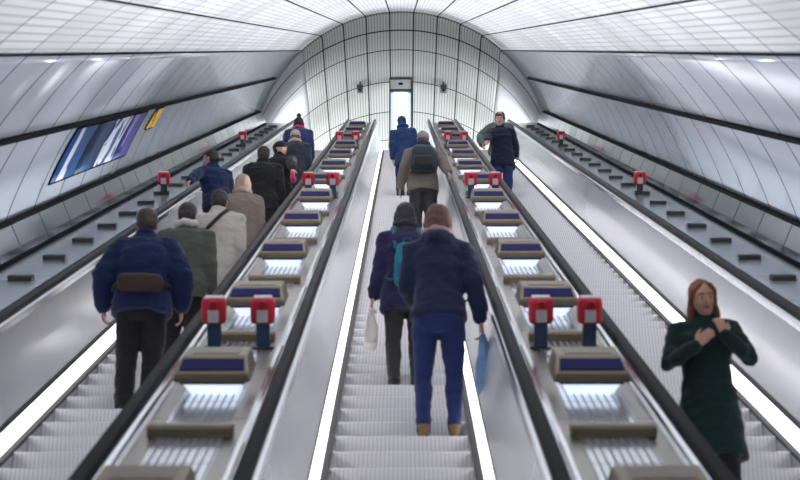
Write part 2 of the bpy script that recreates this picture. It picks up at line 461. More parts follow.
for sg in (-1, 1):
    for i, s in enumerate((11.2, 22.7, 34.1)):
        for q in (-1, 1):
            near = 'central' if q*sg < 0 else SIDE[sg]
            lab = 'red stop post in the %s pair on the %s divider, by the %s escalator' % (lev[i], SIDE[sg], near)
            loc = P(sg*DC + q*.155, s, VD+.004)
            if 's' not in proto: b = stop_post(False); b.location = loc; proto['s'] = tag(b, lab, 'emergency stop', 'paired red emergency stop posts on the dividers')
            else: copy_thing(proto['s'], loc, lab)
for sg in (-1, 1):
    for i, s in enumerate((23.3, 34.9)):
        lab = '%s of the two single red emergency stop posts on the deck by the %s wall' % (('lower', 'upper')[i], SIDE[sg])
        loc = P(sg*3.12, s, VD)
        if 't' not in proto: b = stop_post(True); b.location = loc; proto['t'] = tag(b, lab, 'emergency stop', 'single red emergency stop posts by the walls')
        else: copy_thing(proto['t'], loc, lab)

# ------------------------------------------------------------------ coloured panels on the left wall
def patch_mat(name, c1, c2, c3, scale, t):
    k = NT(name)
    tc = k.new('ShaderNodeTexCoord'); nz = k.new('ShaderNodeTexNoise'); nz.inputs['Scale'].default_value = scale; nz.inputs['Detail'].default_value = 1.5
    k.link(tc.outputs['Object'], nz.inputs['Vector'])
    n2 = k.new('ShaderNodeTexNoise'); n2.inputs['Scale'].default_value = scale*.6
    k.link(tc.outputs['Object'], n2.inputs['Vector'])
    c = k.mix(k.math('GREATER_THAN', nz.outputs[0], t), c1, c2)
    c = k.mix(k.math('GREATER_THAN', n2.outputs[0], .6), c, c3)
    k.link(c, k.b.inputs['Base Color']); k.b.inputs['Roughness'].default_value = .5
    return k.m
PANELS = [('blue poster with white cloud shapes on the left wall, lowest of the row', patch_mat('poster blue white', rgb(20,74,140), rgb(214,222,232), rgb(30,96,160), 2.2, .52), 17.75),
        ('dark teal-blue poster on the left wall above the lowest blue poster', patch_mat('poster teal', rgb(16,58,96), rgb(24,84,136), rgb(10,30,60), 2.5, .5), 19.0),
        ('white and blue poster in the middle of the row on the left wall', patch_mat('poster pale', rgb(30,78,150), rgb(226,230,238), rgb(48,60,160), 2.6, .47), 20.25),
        ('violet-blue poster on the left wall next to the yellow one', patch_mat('poster violet', rgb(60,62,150), rgb(40,48,120), rgb(150,130,190), 2.6, .5), 21.5),
        ('bright yellow poster on the left wall, highest of the row', patch_mat('poster yellow', rgb(226,178,20), rgb(236,196,40), rgb(120,90,30), 2.4, .5), 23.5)]
for i, (lab, mat, s) in enumerate(PANELS):  # curved sheets of blotchy colour set just proud of the wall
    e = empty('colour_panel', P(*((circ(-63)[0], s, circ(-63)[1])))); tag(e, lab, 'colour panel', 'colour panels on the left wall')
    w = .75 if i == 4 else 1.24
    a1 = 61.2 if i == 4 else 66.0
    for nm, off, a0, b0, m_, ex in (('frame', .012, 56.7, a1+.4, M['dark_trim'], 0.), ('sheet', .018, 56.9, a1, mat, .025)):
        bm = bmesh.new(); g = []
        for j in range(7):
            th = math.radians(-(a0 + (b0-a0)*j/6)); r = RAD-off
            g.append([bm.verts.new(P(r*math.sin(th), s+ex+q*(w-2*ex), VC+r*math.cos(th))) for q in (0, 1)])
        for a, b in zip(g, g[1:]): bm.faces.new((a[0], a[1], b[1], b[0]))
        o = newobj(nm, bm, m_, e, True); o.location = -e.location
        sol = o.modifiers.new('thickness', 'SOLIDIFY'); sol.thickness = .008; sol.offset = 0

# ------------------------------------------------------------------ things at the top landing
e = empty('lit_panel', (0, 43.3, ZL)); e.location.x = -.03
tag(e, 'tall narrow brightly lit white panel in a grey frame on the top landing', 'light panel')
PH, PWD = 3.28, .60
bm = bmesh.new()
box(bm, (-PWD/2, 0, PH/2), (.035, .22, PH), .004); box(bm, (PWD/2, 0, PH/2), (.035, .22, PH), .004); box(bm, (0, 0, PH-.02), (PWD, .22, .04), .004)
newobj('frame', bm, M['grey'], e)
bm = bmesh.new(); box(bm, (0, .0, PH-.20), (PWD-.036, .18, .30), .004); hd = newobj('header', bm, M['white'], e)
bm = bmesh.new()
bmesh.ops.create_cone(bm, cap_ends=True, segments=24, radius1=.065, radius2=.065, depth=.02, matrix=Matrix.Translation((0, -.1, PH-.19)) @ Matrix.Rotation(PI/2, 4, 'X') @ Matrix.Diagonal((1.0, .5, 1, 1)))
newobj('oval_mark', bm, M['glass'], hd)
bm = bmesh.new(); box(bm, (0, -.0, PH-.385), (PWD-.036, .19, .07), .004); newobj('header_rail', bm, M['grey'], e)
bm = bmesh.new(); box(bm, (0, .02, 1.63), (.40, .14, 2.42)); newobj('lit_glass', bm, M['lit'], e)
bm = bmesh.new(); box(bm, (-.237, .02, 1.63), (.074, .14, 2.42)); box(bm, (.237, .02, 1.63), (.074, .14, 2.42)); newobj('side_glass', bm, M['lit_soft'], e)
bm = bmesh.new(); box(bm, (0, 0, .45), (PWD-.036, .2, -.06+.0+.06+.06), .004); box(bm, (0, 0, .21), (PWD-.036, .2, .42), .004); newobj('plinth', bm, M['white'], e)
for sg in (-1, 1):
    x = sg*1.15; y = 43.2; z = AX.z + math.sqrt(RAD**2 - x*x) - .10
    e = empty('security_camera', (x, y, z)); tag(e, 'small grey security camera hanging from the vault %s of the lit panel' % SIDE[sg], 'camera', 'security cameras')
    bm = bmesh.new(); box(bm, (0, 0, -.06), (.05, .05, .16), .006); newobj('bracket', bm, M['grey'], e)
    bm = bmesh.new(); box(bm, (0, -.03, -.20), (.18, .26, .15), .02); hs = newobj('housing', bm, M['grey'], e)
    bm = bmesh.new(); bmesh.ops.create_uvsphere(bm, u_segments=16, v_segments=10, radius=.055, matrix=Matrix.Translation((0, -.10, -.275))); newobj('lens', bm, M['glass'], hs, True)
    e = empty('guard_rail', (sg*1.72, YL+1.9, ZL)); tag(e, 'slim dark guard rail on the landing at the top of the %s divider' % SIDE[sg], 'railing', 'landing guard rails')
    def tube(bm, a, b, r):
        a, b = Vector(a), Vector(b); d = b-a
        bmesh.ops.create_cone(bm, cap_ends=True, segments=10, radius1=r, radius2=r, depth=d.length, matrix=Matrix.Translation((a+b)/2) @ d.to_track_quat('Z', 'Y').to_matrix().to_4x4())
    for yy in (0, 1.2):
        bm = bmesh.new(); tube(bm, (0, yy, 0), (0, yy, 1.15), .022); newobj('post', bm, M['dark_trim'], e, False)
    bm = bmesh.new(); tube(bm, (0, -.05, 1.15), (0, 1.25, 1.15), .022); newobj('top_rail', bm, M['dark_trim'], e)

# ------------------------------------------------------------------ people
#PEOPLE_BEGIN
FAB = {}
def fabric(name, col, rough=.8, scale=60, var=.16, bump=.25):
    if name not in FAB:
        k = NT(name)
        tc = k.new('ShaderNodeTexCoord'); nz = k.new('ShaderNodeTexNoise'); nz.inputs['Scale'].default_value = scale; nz.inputs['Detail'].default_value = 2
        k.link(tc.outputs['Object'], nz.inputs['Vector'])
        d = tuple(c*(1-var) for c in col[:3]) + (1,); l = tuple(min(1, c*(1+var)) for c in col[:3]) + (1,)
        k.link(k.mix(nz.outputs[0], d, l), k.b.inputs['Base Color']); k.b.inputs['Roughness'].default_value = rough
        k.b.inputs['Specular IOR Level'].default_value = .3
        k.b.inputs['Sheen Weight'].default_value = .15
        k.bump(nz.outputs[0], bump, .003)
        FAB[name] = k.m
    return FAB[name]
def hair_mat(name, col):
    if name not in FAB:
        k = NT(name)
        tc = k.new('ShaderNodeTexCoord'); mp = k.new('ShaderNodeMapping'); mp.inputs['Scale'].default_value = (90, 90, 9)
        nz = k.new('ShaderNodeTexNoise'); nz.inputs['Scale'].default_value = 1; nz.inputs['Detail'].default_value = 2
        k.link(tc.outputs['Object'], mp.inputs[0]); k.link(mp.outputs[0], nz.inputs['Vector'])
        d = tuple(c*.6 for c in col[:3]) + (1,); l = tuple(min(1, c*1.4) for c in col[:3]) + (1,)
        k.link(k.mix(nz.outputs[0], d, l), k.b.inputs['Base Color']); k.b.inputs['Roughness'].default_value = .5
        k.bump(nz.outputs[0], .5, .004); FAB[name] = k.m
    return FAB[name]
SKIN = fabric('light skin', rgb(214, 164, 142), .5, 20, .06, .05)
SKIN2 = fabric('warm skin', rgb(196, 142, 116), .5, 20, .06, .05)
LIP = fabric('lip', rgb(170, 92, 88), .4, 20, .05, 0.05)
EYEW = fabric('eye white', rgb(225, 222, 218), .2, 20, .02, 0.02)
IRIS = fabric('dark iris', rgb(38, 28, 22), .15, 20, .05, 0.02)

def ring_loft(bm, rings):
    """rings: lists of Vector, all of one length; capped at both ends"""
    vs = [[bm.verts.new(p) for p in r] for r in rings]; n = len(vs[0])
    for a, b in zip(vs, vs[1:]):
        for i in range(n): bm.faces.new((a[i], a[(i+1) % n], b[(i+1) % n], b[i]))
    bm.faces.new(vs[0][::-1]); bm.faces.new(vs[-1])
def tube_pts(bm, pts, rad, ref=Vector((1, 0, 0)), n=12, f=None):
    """tapering tube; rad = list of (along ref, across); rounded ends"""
    pts = [Vector(p) for p in pts]; rings = []
    m = len(pts)
    def frame(i):
        t = (pts[min(i+1, m-1)]-pts[max(i-1, 0)]).normalized()
        a = ref - t*ref.dot(t)
        if a.length < .1: a = Vector((0, 1, 0)) - t*t.y
        a.normalize(); return t, a, t.cross(a)
    def ring(c, a, b, ra, rb):
        return [c + a*ra*math.cos(2*PI*k/n) + b*rb*math.sin(2*PI*k/n) for k in range(n)]
    for i in range(m):
        t, a, b = frame(i); r = rad[i] if isinstance(rad[i], tuple) else (rad[i], rad[i])
        rm = min(r)
        if i == 0:
            rings.append(ring(pts[0]-t*rm*.7, a, b, r[0]*.45, r[1]*.45)); rings.append(ring(pts[0]-t*rm*.35, a, b, r[0]*.82, r[1]*.82))
        rings.append(ring(pts[i], a, b, *r))
        if i == m-1:
            rings.append(ring(pts[i]+t*rm*.35, a, b, r[0]*.82, r[1]*.82)); rings.append(ring(pts[i]+t*rm*.7, a, b, r[0]*.45, r[1]*.45))
    if f: rings = [[f(p) for p in r] for r in rings]
    ring_loft(bm, rings)
def ball(bm, c, r, f=None, rot=None):
    q = bmesh.ops.create_uvsphere(bm, u_segments=16, v_segments=10, radius=1.)
    c = Vector(c)
    for v in q['verts']:
        p = Vector((v.co.x*r[0], v.co.y*r[1], v.co.z*r[2]))
        if rot: p = rot @ p
        v.co = f(p+c) if f else p+c
def torso(bm, rows, f, n=20, sq=.85):
    """rows: (z, rx, ry, y) of soft-cornered ellipses"""
    rings = []
    for z, rx, ry, y in rows:
        r = []
        for k in range(n):
            a = 2*PI*k/n; c, s = math.cos(a), math.sin(a)
            r.append(f(Vector((rx*math.copysign(abs(c)**sq, c), y+ry*math.copysign(abs(s)**sq, s), z))))
        rings.append(r)
    ring_loft(bm, rings)
def fuse(bm, vox, smooth=3, fold=0., seed=0., fs=7.):
    bmesh.ops.recalc_face_normals(bm, faces=bm.faces)
    me = bpy.data.meshes.new('tmp'); bm.to_mesh(me); bm.free()
    o = bpy.data.objects.new('tmp', me); COL.objects.link(o)
    md = o.modifiers.new('r', 'REMESH'); md.mode = 'VOXEL'; md.voxel_size = vox; md.use_smooth_shade = True
    dg = bpy.context.evaluated_depsgraph_get(); dg.update()
    out = bpy.data.meshes.new_from_object(o.evaluated_get(dg))
    bpy.data.objects.remove(o); bpy.data.meshes.remove(me)
    b2 = bmesh.new(); b2.from_mesh(out)
    for _ in range(smooth): bmesh.ops.smooth_vert(b2, verts=b2.verts, factor=.5, use_axis_x=True, use_axis_y=True, use_axis_z=True)
    if fold:
        b2.normal_update()
        sh = Vector((seed*3.1, seed*1.7, seed))
        for v in b2.verts:
            p = v.co*fs; q = Vector((p.x, p.y, p.z*1.6))+sh
            v.co += v.normal*(fold*noise.noise(q) + fold*.55*noise.noise(q*2.3))
    b2.to_mesh(out); b2.free()
    for p in out.polygons: p.use_smooth = True
    return out
def ik(a, c, l1, l2, pole):
    """middle joint between a and c"""
    d = c-a; L = min(d.length, (l1+l2)*.998); u = d.normalized()
    c = a+u*L
    x = (l1*l1-l2*l2+L*L)/(2*L); h = math.sqrt(max(0, l1*l1-x*x))
    pv = pole-u*pole.dot(u); pv.normalize()
    return a+u*x+pv*h, c
def make_hand(bm, w, d, nrm, side, curl, S=1., thumb=.5):
    """w wrist, d along the hand, nrm out of the palm, side = which hand (+1 right)"""
    d = d.normalized(); nrm = (nrm-d*nrm.dot(d)).normalized(); lat = d.cross(nrm)*side   # lat towards the thumb
    tube_pts(bm, [w, w+d*.03, w+d*.07, w+d*.092], [(.024, .018), (.034, .016), (.040, .014), (.038, .012)], lat, 12)
    for off, L in ((.029, .068), (.010, .078), (-.010, .072), (-.028, .056)):
        p = w+d*.088+lat*off; pts = [p-d*.02]; a = 0.
        segs = (.45, .31, .24); dirn = d
        pts.append(p)
        for q in segs:
            a += curl*(.55 if q == .45 else .9)
            dirn = d*math.cos(a)+nrm*math.sin(a)
            p = p+dirn*L*q*1.05; pts.append(p)
        tube_pts(bm, pts, [.0092, .0095, .0088, .0082, .0068], lat, 8)
    p = w+d*.03+lat*.028
    t1 = (lat*.75+d*.65+nrm*(.35*thumb)).normalized(); t2 = (lat*.25+d*.9+nrm*(.5*thumb)).normalized()
    tube_pts(bm, [p-t1*.02, p+t1*.03, p+t1*.03+t2*.032, p+t1*.03+t2*.056], [.014, .012, .0105, .008], nrm, 8)

PEOPLE = []
def person(name, s, x, Ht, yaw, label, group=None, coat=None, coat_len=.80, pad=.03, sleeve=.022, trousers=None, tpad=.02, shoe=None, hair='short', hair_c=None,
           skin=SKIN, head=(0, 0, 0), lean=(0, 0), arms=(None, None), feet=(None, None), hood=None, collar=None, fem=False, extra=None, vox=.011, stance=0.):
    k = max(1, round((STOP-s)/PITCH)); base = nose(k) + Vector((x, .2, 0))
    if stance: base.y += stance
    S = Ht/1.72
    e = empty('person', base, (0, 0, yaw)); e.scale = (S, S, S)
    tag(e, label, 'person', group)
    MW = Matrix.Translation(base) @ Matrix.Rotation(yaw, 4, 'Z') @ Matrix.Scale(S, 4); inv = MW.inverted()
    fwd, sidew = lean
    hipc = Vector((0, 0, .92))
    Rl = Matrix.Rotation(-fwd, 3, 'X') @ Matrix.Rotation(sidew, 3, 'Y')
    def B(p):                                   # bends everything above the hips
        if p.z <= .86: return Vector(p)
        t = min(1, (p.z-.86)/.16)
        q = Rl @ (Vector(p)-hipc) + hipc
        return Vector(p).lerp(q, t)
    hc = Vector((0, .015, 1.605)); nb = Vector((0, 0, 1.50))
    hp, hy, hr = head
    Rh = Matrix.Rotation(hy, 3, 'Z') @ Matrix.Rotation(-hp, 3, 'X') @ Matrix.Rotation(hr, 3, 'Y')
    def Hd(p): return B(Rh @ (Vector(p)+hc-nb) + nb)
    wf = .93 if fem else 1.
    # joints
    sh = [B(Vector((q*.175*wf, 0, 1.395))) for q in (-1, 1)]
    joints = []
    for i, q in enumerate((-1, 1)):
        a = arms[i] or {}
        if 'world' in a: wr = inv @ Vector(a['world'])
        else:
            wr = Vector(a.get('at', (q*.235*wf, .02, .865)))
            if a.get('bend', False): wr = B(wr)
        pole = Vector(a.get('pole', (q*.25, -1, -.2)))
        el, wr = ik(sh[i], wr, .285, .255, pole)
        hd = Vector(a['dir']) if 'dir' in a else (wr-el)
        pn = Vector(a.get('palm', (-q, 0, 0)))
        joints.append((el, wr, hd, pn, a.get('curl', .45)))
    legs = []
    for i, q in enumerate((-1, 1)):
        an = Vector(feet[i]) if feet[i] else Vector((q*.095, 0, .085))
        hip = Vector((q*.09, 0, .90))
        kn, _ = ik(hip, an, .425, .405, Vector((q*.08, 1, 0)))
        legs.append((hip, kn, an))
    # body: one continuous mesh
    bm = bmesh.new()
    torso(bm, [(.84, .12, .08, -.004), (.87, .158, .108, -.005), (.93, .160, .108, -.006), (1.04, .135*wf, .092, 0), (1.14, .134*wf, .094, .004), (1.25, .155*wf, .108, .006), (1.34, .165*wf, .102, 0), (1.41, .140*wf, .076, -.006), (1.45, .075, .06, -.006), (1.49, .056, .056, .0), (1.55, .05, .052, .006), (1.58, .046, .05, .01)], B)
    tube_pts(bm, [B(Vector((0, -.004, 1.42))), B(Vector((0, 0, 1.5))), Hd((0, -.012, -.06)), Hd((0, -.01, .0))], [(.06, .058), (.053, .055), (.05, .055), (.05, .055)])
    for i, q in enumerate((-1, 1)):
        el, wr, hd, pn, cu = joints[i]
        tube_pts(bm, [sh[i]+Vector((-q*.03, 0, .0)), sh[i]*.75+el*.25, sh[i]*.3+el*.7, el, el*.7+wr*.3, el*.25+wr*.75, wr], [.052, .05, .043, .038, .04, .031, .024], Vector((0, 1, 0)))
        make_hand(bm, wr, hd, pn, q, cu)
        hip, kn, an = legs[i]
        tube_pts(bm, [hip, hip*.7+kn*.3, hip*.25+kn*.75, kn, kn*.7+an*.3+Vector((0, -.012, 0)), kn*.3+an*.7, an], [.086, .080, .062, .052, .052, .038, .034])
    # head
    rr = [(-.116, .028, .03, .042), (-.103, .044, .052, .034), (-.078, .057, .072, .018), (-.045, .066, .086, .006), (0, .0735, .096, -.002), (.04, .076, .100, -.006), (.075, .067, .09, -.008), (.100, .045, .063, -.008), (.114, .018, .026, -.008)]
    rings = []
    for z, rx, ry, y in rr:
        rings.append([Hd((rx*math.cos(2*PI*j/20), y+ry*math.sin(2*PI*j/20), z)) for j in range(20)])
    ring_loft(bm, rings)
    tube_pts(bm, [Hd((0, .088, .022)), Hd((0, .101, -.008)), Hd((0, .109, -.026))], [.008, .011, .0135], n=8)
    for q in (-1, 1):
        ball(bm, (q*.074, -.008, -.012), (.011, .021, .033), Hd)
        ball(bm, (q*.03, .083, .028), (.022, .012, .008), Hd)
        ball(bm, (q*.038, .066, -.03), (.022, .018, .02), Hd)
    ball(bm, (0, .082, -.098), (.02, .014, .014), Hd)
    body = link('body', fuse(bm, vox, 2), skin, e)
    for q in (-1, 1):
        bm = bmesh.new(); ball(bm, (q*.031, .0795, .004), (.0135, .0125, .0075), Hd); ey = newobj('eye', bm, EYEW, e, True)
        bm = bmesh.new(); ball(bm, (q*.031, .0885, .004), (.0066, .0045, .0062), Hd); newobj('iris', bm, IRIS, ey, True)
    bm = bmesh.new(); tube_pts(bm, [Hd((-.024, .083, -.061)), Hd((-.008, .093, -.058)), Hd((.008, .093, -.058)), Hd((.024, .083, -.061))], [.004, .008, .008, .004], Vector((0, 0, 1)), 8); newobj('lips', bm, LIP, e, True)
    hm = hair_mat('hair %s' % (hair_c,), rgb(*hair_c))
    bm = bmesh.new()
    for q in (-1, 1): tube_pts(bm, [Hd((q*.014, .094, .027)), Hd((q*.032, .092, .034)), Hd((q*.05, .078, .028))], [.004, .0052, .003], Vector((0, 0, 1)), 8)
    newobj('eyebrows', bm, hm, e, True)
    # hair
    bm = bmesh.new()
    if hair in ('short', 'long', 'bun', 'bob'):
        ball(bm, (0, -.022, .038), (.088, .098, .092), Hd, Matrix.Rotation(.30, 3, 'X'))
        ball(bm, (0, -.045, -.01), (.083, .075, .085), Hd)
        if hair == 'short': ball(bm, (0, .04, .085), (.06, .055, .034), Hd)
        else:
            for q in (-1, 1): tube_pts(bm, [Hd((q*.035, .06, .085)), Hd((q*.075, .035, .045)), Hd((q*.082, .0, -.02)), Hd((q*.075, -.02, -.075))], [.022, .022, .022, .02])
        if hair in ('long', 'bob'):
            L = -.30 if hair == 'long' else -.15
            tube_pts(bm, [Hd((0, -.05, .0)), Hd((0, -.066, -.08)), Hd((0, -.075, L*.65)), Hd((0, -.072, L))], [(.082, .055), (.088, .05), (.088, .038), (.06, .022)])
            if hair == 'long':
                for q in (-1, 1): tube_pts(bm, [Hd((q*.07, -.01, -.02)), Hd((q*.086, .0, -.10)), Hd((q*.09, .015, -.2)), Hd((q*.08, .03, -.27))], [.028, .032, .028, .014])
        if hair == 'bun':
            tube_pts(bm, [Hd((0, -.03, .11)), Hd((0, -.035, .15))], [.03, .03]); ball(bm, (0, -.035, .165), (.046, .046, .042), Hd)
        link('hair', fuse(bm, .010, 2, .006, s, 26), hm, e)
    elif hair in ('cap', 'beanie'):
        ball(bm, (0, -.012, .038), (.089, .112, .088), Hd)
        torso(bm, [(-.005, .083, .106, -.01), (.03, .090, .113, -.012), (.05, .088, .11, -.012)], Hd)
        if hair == 'cap': tube_pts(bm, [Hd((0, .06, .045)), Hd((0, .13, .035)), Hd((0, .165, .02))], [(.07, .012), (.062, .01), (.03, .008)])
        link('hat', fuse(bm, .009, 2, .003, s, 30), extra['hat'], e)
        bm = bmesh.new(); ball(bm, (0, -.045, -.02), (.081, .066, .07), Hd); newobj('hair', bm, hm, e, True)
    # trousers
    bm = bmesh.new()
    torso(bm, [(.765, .11, .095, -.004), (.80, .150, .118, -.006), (.86, .178+tpad*.3, .132, -.008), (.93, .178+tpad*.3, .132, -.010), (1.0, .158*wf+tpad*.4, .116, -.002), (1.06, .150*wf+tpad*.4, .108, 0)], B)
    for i in (0, 1):
        hip, kn, an = legs[i]
        t = tpad
        tube_pts(bm, [hip, hip*.7+kn*.3, hip*.25+kn*.75, kn, kn*.7+an*.3+Vector((0, -.010, 0)), kn*.3+an*.7, an+Vector((0, 0, .0))], [.088+t*.5, .084+t*.7, .064+t, .054+t, .054+t, .042+t*1.1, .040+t*1.1])
    link('trousers', fuse(bm, .014, 2, .008, s+1, 9), trousers, e)
    for i in (0, 1):
        an = legs[i][2]; q = (-1, 1)[i]
        bm = bmesh.new()
        def fo(p): return Vector(p)+Vector((an.x, an.y, an.z-.085))
        torso(bm, [(.0, .036, .125, .05), (.018, .043, .135, .052), (.045, .042, .125, .046), (.07, .038, .085, .018), (.10, .038, .052, -.006), (.125, .040, .05, -.01)], fo, 16)
        for v in bm.verts:
            if v.co.y-an.y > .02: v.co.x += (q*.012)*(v.co.y-an.y)/.16
        bmesh.ops.recalc_face_normals(bm, faces=bm.faces)
        newobj('shoe', bm, shoe, e, True)
    # coat
    if coat:
        p = pad; z0 = coat_len; rows = []
        fl = max(0, .86-z0)
        rows.append((z0, .172+p+fl*.10, .122+p+fl*.10, -.004)); 
        if z0 < .78: rows.append(((z0+.86)/2, .174+p+fl*.06, .124+p+fl*.06, -.005))
        if z0 < .88: rows.append((.90, .170+p, .120+p, -.006))
        rows += [(1.04, .150*wf+p, .104+p, 0), (1.14, .148*wf+p, .106+p, .004), (1.25, .166*wf+p, .118+p, .006), (1.34, .175*wf+p*.8, .110+p*.8, 0), (1.41, .150*wf+p*.6, .084+p*.7, -.006), (1.455, .085+p*.4, .068+p*.4, -.006), (1.50, .066+p*.35, .068+p*.3, .0), (1.535, .064+p*.3, .068+p*.3, .004)]
        bm = bmesh.new(); torso(bm, rows, B)
        for i, q in enumerate((-1, 1)):
            el, wr, hd, pn, cu = joints[i]; t = sleeve
            tube_pts(bm, [sh[i]+Vector((-q*.04, 0, -.005)), sh[i]+Vector((q*.01, 0, -.01)), sh[i]*.7+el*.3, sh[i]*.3+el*.7, el, el*.7+wr*.3, el*.25+wr*.75, wr], [.060+t, .060+t, .056+t, .050+t, .046+t, .044+t, .038+t*.9, .034+t*.75], Vector((0, 1, 0)))
        if hood:
            tube_pts(bm, [B(Vector((-.09, -.03, 1.47))), B(Vector((-.05, -.10, 1.455))), B(Vector((0, -.125, 1.44))), B(Vector((.05, -.10, 1.455))), B(Vector((.09, -.03, 1.47)))], [.032, .05, .06, .05, .032], Vector((0, 0, 1)))
        link('coat', fuse(bm, .014, 3, .013, s+2, 8), coat, e)
    if collar:
        bm = bmesh.new()
        n = 14
        tube_pts(bm, [B(Vector((.085*math.cos(2*PI*j/n), -.005+.085*math.sin(2*PI*j/n), 1.505+.012*math.sin(j*2)))) for j in range(n+1)], [.034]*(n+1), Vector((0, 0, 1)))
        link('scarf', fuse(bm, .011, 2, .008, s+3, 16), collar, e)
    info = dict(e=e, B=B, Hd=Hd, joints=joints, MW=MW, S=S, legs=legs)
    PEOPLE.append((label, MW @ Hd((0, 0, .115)), MW @ Hd((0, 0, 0)), base))
    return info

def child_thing(nm, info, label, cat):           # a thing of its own at the person's place, same local frame
    e = empty(nm, info['e'].location, info['e'].rotation_euler); e.scale = info['e'].scale
    return tag(e, label, cat)
def backpack(info, mat, mat2, label, z0=1.0, z1=1.42, w=.15, d=.075, y=-.15):
    e = child_thing('backpack', info, label, 'backpack'); B = info['B']
    bm = bmesh.new(); torso(bm, [(z0, w*.86, d*.75, y-d*.6), (z0+.04, w, d, y-d*.6), ((z0+z1)/2, w*.98, d*1.05, y-d*.6), (z1-.08, w*.88, d*.9, y-d*.5), (z1-.02, w*.7, d*.6, y-d*.35), (z1, w*.45, d*.35, y-d*.3)], B, sq=.6)
    b = link('bag_body', fuse(bm, .012, 2, .006, 4, 10), mat, e)
    bm = bmesh.new(); torso(bm, [(z0+.03, w*.7, d*.35, y-d*1.55), (z0+.06, w*.78, d*.45, y-d*1.55), (z0+.17, w*.75, d*.42, y-d*1.55), (z0+.2, w*.66, d*.3, y-d*1.5)], B, sq=.6)
    link('front_pocket', fuse(bm, .010, 2, .003, 5, 10), mat2, e)
    for q in (-1, 1):
        bm = bmesh.new(); tube_pts(bm, [B(Vector(p)) for p in ((q*.09, y+.02, z1-.05), (q*.105, -.06, 1.475), (q*.11, .06, 1.45), (q*.125, .155, 1.32), (q*.16, .14, 1.15), (q*.185, .02, 1.05), (q*.13, y+.01, z0+.06))], [(.024, .010)]*7, Vector((1, 0, 0)), 8)
        newobj('shoulder_strap', bm, mat2, e, True)
    bm = bmesh.new(); tube_pts(bm, [B(Vector(p)) for p in ((-.04, y-.005, z1-.02), (-.03, y-.02, z1+.035), (.03, y-.02, z1+.035), (.04, y-.005, z1-.02))], [.009]*4, Vector((0, 1, 0)), 8)
    newobj('carry_loop', bm, mat2, e, True)
def handbag(info, side, mat, label, nm='tote_bag', w=.16, d=.05, h=.32, drop=.16):
    e = child_thing(nm, info, label, 'bag'); el, wr, hd, pn, cu = info['joints'][side]
    g = wr+hd.normalized()*.095+Vector((0, 0, -.01))
    top = g.z-drop
    def F(p): return Vector(p)+Vector((g.x, g.y, 0))
    bm = bmesh.new(); torso(bm, [(top-h, d*.9, w*.92, 0), (top-h+.03, d*1.05, w, 0), (top-h*.45, d*1.1, w*1.02, 0), (top-.02, d*.6, w*.94, 0), (top, d*.35, w*.9, 0)], F, sq=.6)
    link('bag_body', fuse(bm, .012, 2, .008, 6, 9), mat, e)
    for q in (-1, 1):
        bm = bmesh.new(); tube_pts(bm, [F((q*d*.35, -w*.5, top-.03)), F((q*d*.3, -w*.35, top+drop*.6)), Vector(g)+Vector((0, -.02, .0)), Vector(g)+Vector((0, .02, .0)), F((q*d*.3, w*.35, top+drop*.6)), F((q*d*.35, w*.5, top-.03))], [(.012, .005)]*6, Vector((1, 0, 0)), 8)
        newobj('handle', bm, mat, e, True)

navy = fabric('navy cloth', rgb(30, 40, 72)); navy2 = fabric('deep navy wool', rgb(22, 30, 56)); jeans = fabric('blue denim', rgb(33, 49, 100), .8, 90)
black = fabric('black cloth', rgb(26, 26, 32)); darkblue = fabric('dark blue cloth', rgb(18, 36, 78)); olive = fabric('olive cloth', rgb(84, 88, 80))
cream = fabric('cream wool', rgb(196, 188, 180)); taupe = fabric('taupe wool', rgb(138, 124, 114)); purple = fabric('dark purple cloth', rgb(42, 36, 80))
khaki = fabric('grey brown cloth', rgb(120, 112, 104)); teal = fabric('dark teal nylon', rgb(26, 44, 58), .5); tealb = fabric('teal cloth', rgb(24, 130, 150))
green = fabric('bottle green cloth', rgb(18, 46, 46)); brown = fabric('brown leather', rgb(92, 64, 50), .5); tanl = fabric('tan suede', rgb(128, 104, 70))
blackl = fabric('black leather', rgb(20, 20, 22), .4); blue = fabric('bright blue cloth', rgb(32, 82, 152)); pink = fabric('pink cloth', rgb(214, 60, 120)); pale = fabric('pale blue cloth', rgb(120, 160, 206))
fur = fabric('cream fur', rgb(206, 192, 172), .9, 120, .3, .8); rose = fabric('dusty rose cloth', rgb(176, 140, 142)); white = fabric('off white canvas', rgb(226, 218, 212)); greygreen = fabric('grey green nylon', rgb(96, 110, 106), .55); charcoal = fabric('charcoal cloth', rgb(52, 52, 58))
RL, RR = -LANE+HR, LANE-HR            # inner handrails of the outer lanes
def on_rail(x, s): return P(x, s, VHR+.058)
def rail_arm(x, s, **k): return dict(world=on_rail(x, s), palm=(0, -.3, -1), curl=.75, **k)

# central escalator, seen from behind
A = person('p', 11.9, .26, 1.80, .0, 'woman in navy jacket and blue jeans, seen from behind on the central escalator', coat=navy, coat_len=.87, pad=.03, trousers=jeans, tpad=.008, shoe=tanl, hair='bob', hair_c=(92, 64, 52), fem=True, hood=True, vox=.008,
           collar=rose, arms=(dict(at=(-.13, .27, 1.06), curl=.6, pole=(-.5, -1, -.4)), dict(at=(.285, .05, .90), curl=.8)), feet=((-.105, 0, .085), (.10, .0, .085)))
handbag(A, 1, pale, 'pale blue carrier bag held beside the blue jeans of the central woman', w=.13, h=.30, drop=.10)
A = person('p', 13.6, .03, 1.64, .1, 'person in dark purple coat largely hidden left of the woman in jeans', coat=purple, coat_len=.72, pad=.04, trousers=charcoal, tpad=.015, shoe=blackl, hair='long', hair_c=(40, 32, 44), fem=True,
           collar=charcoal, arms=(dict(at=(-.27, .05, .86), curl=.8), None))
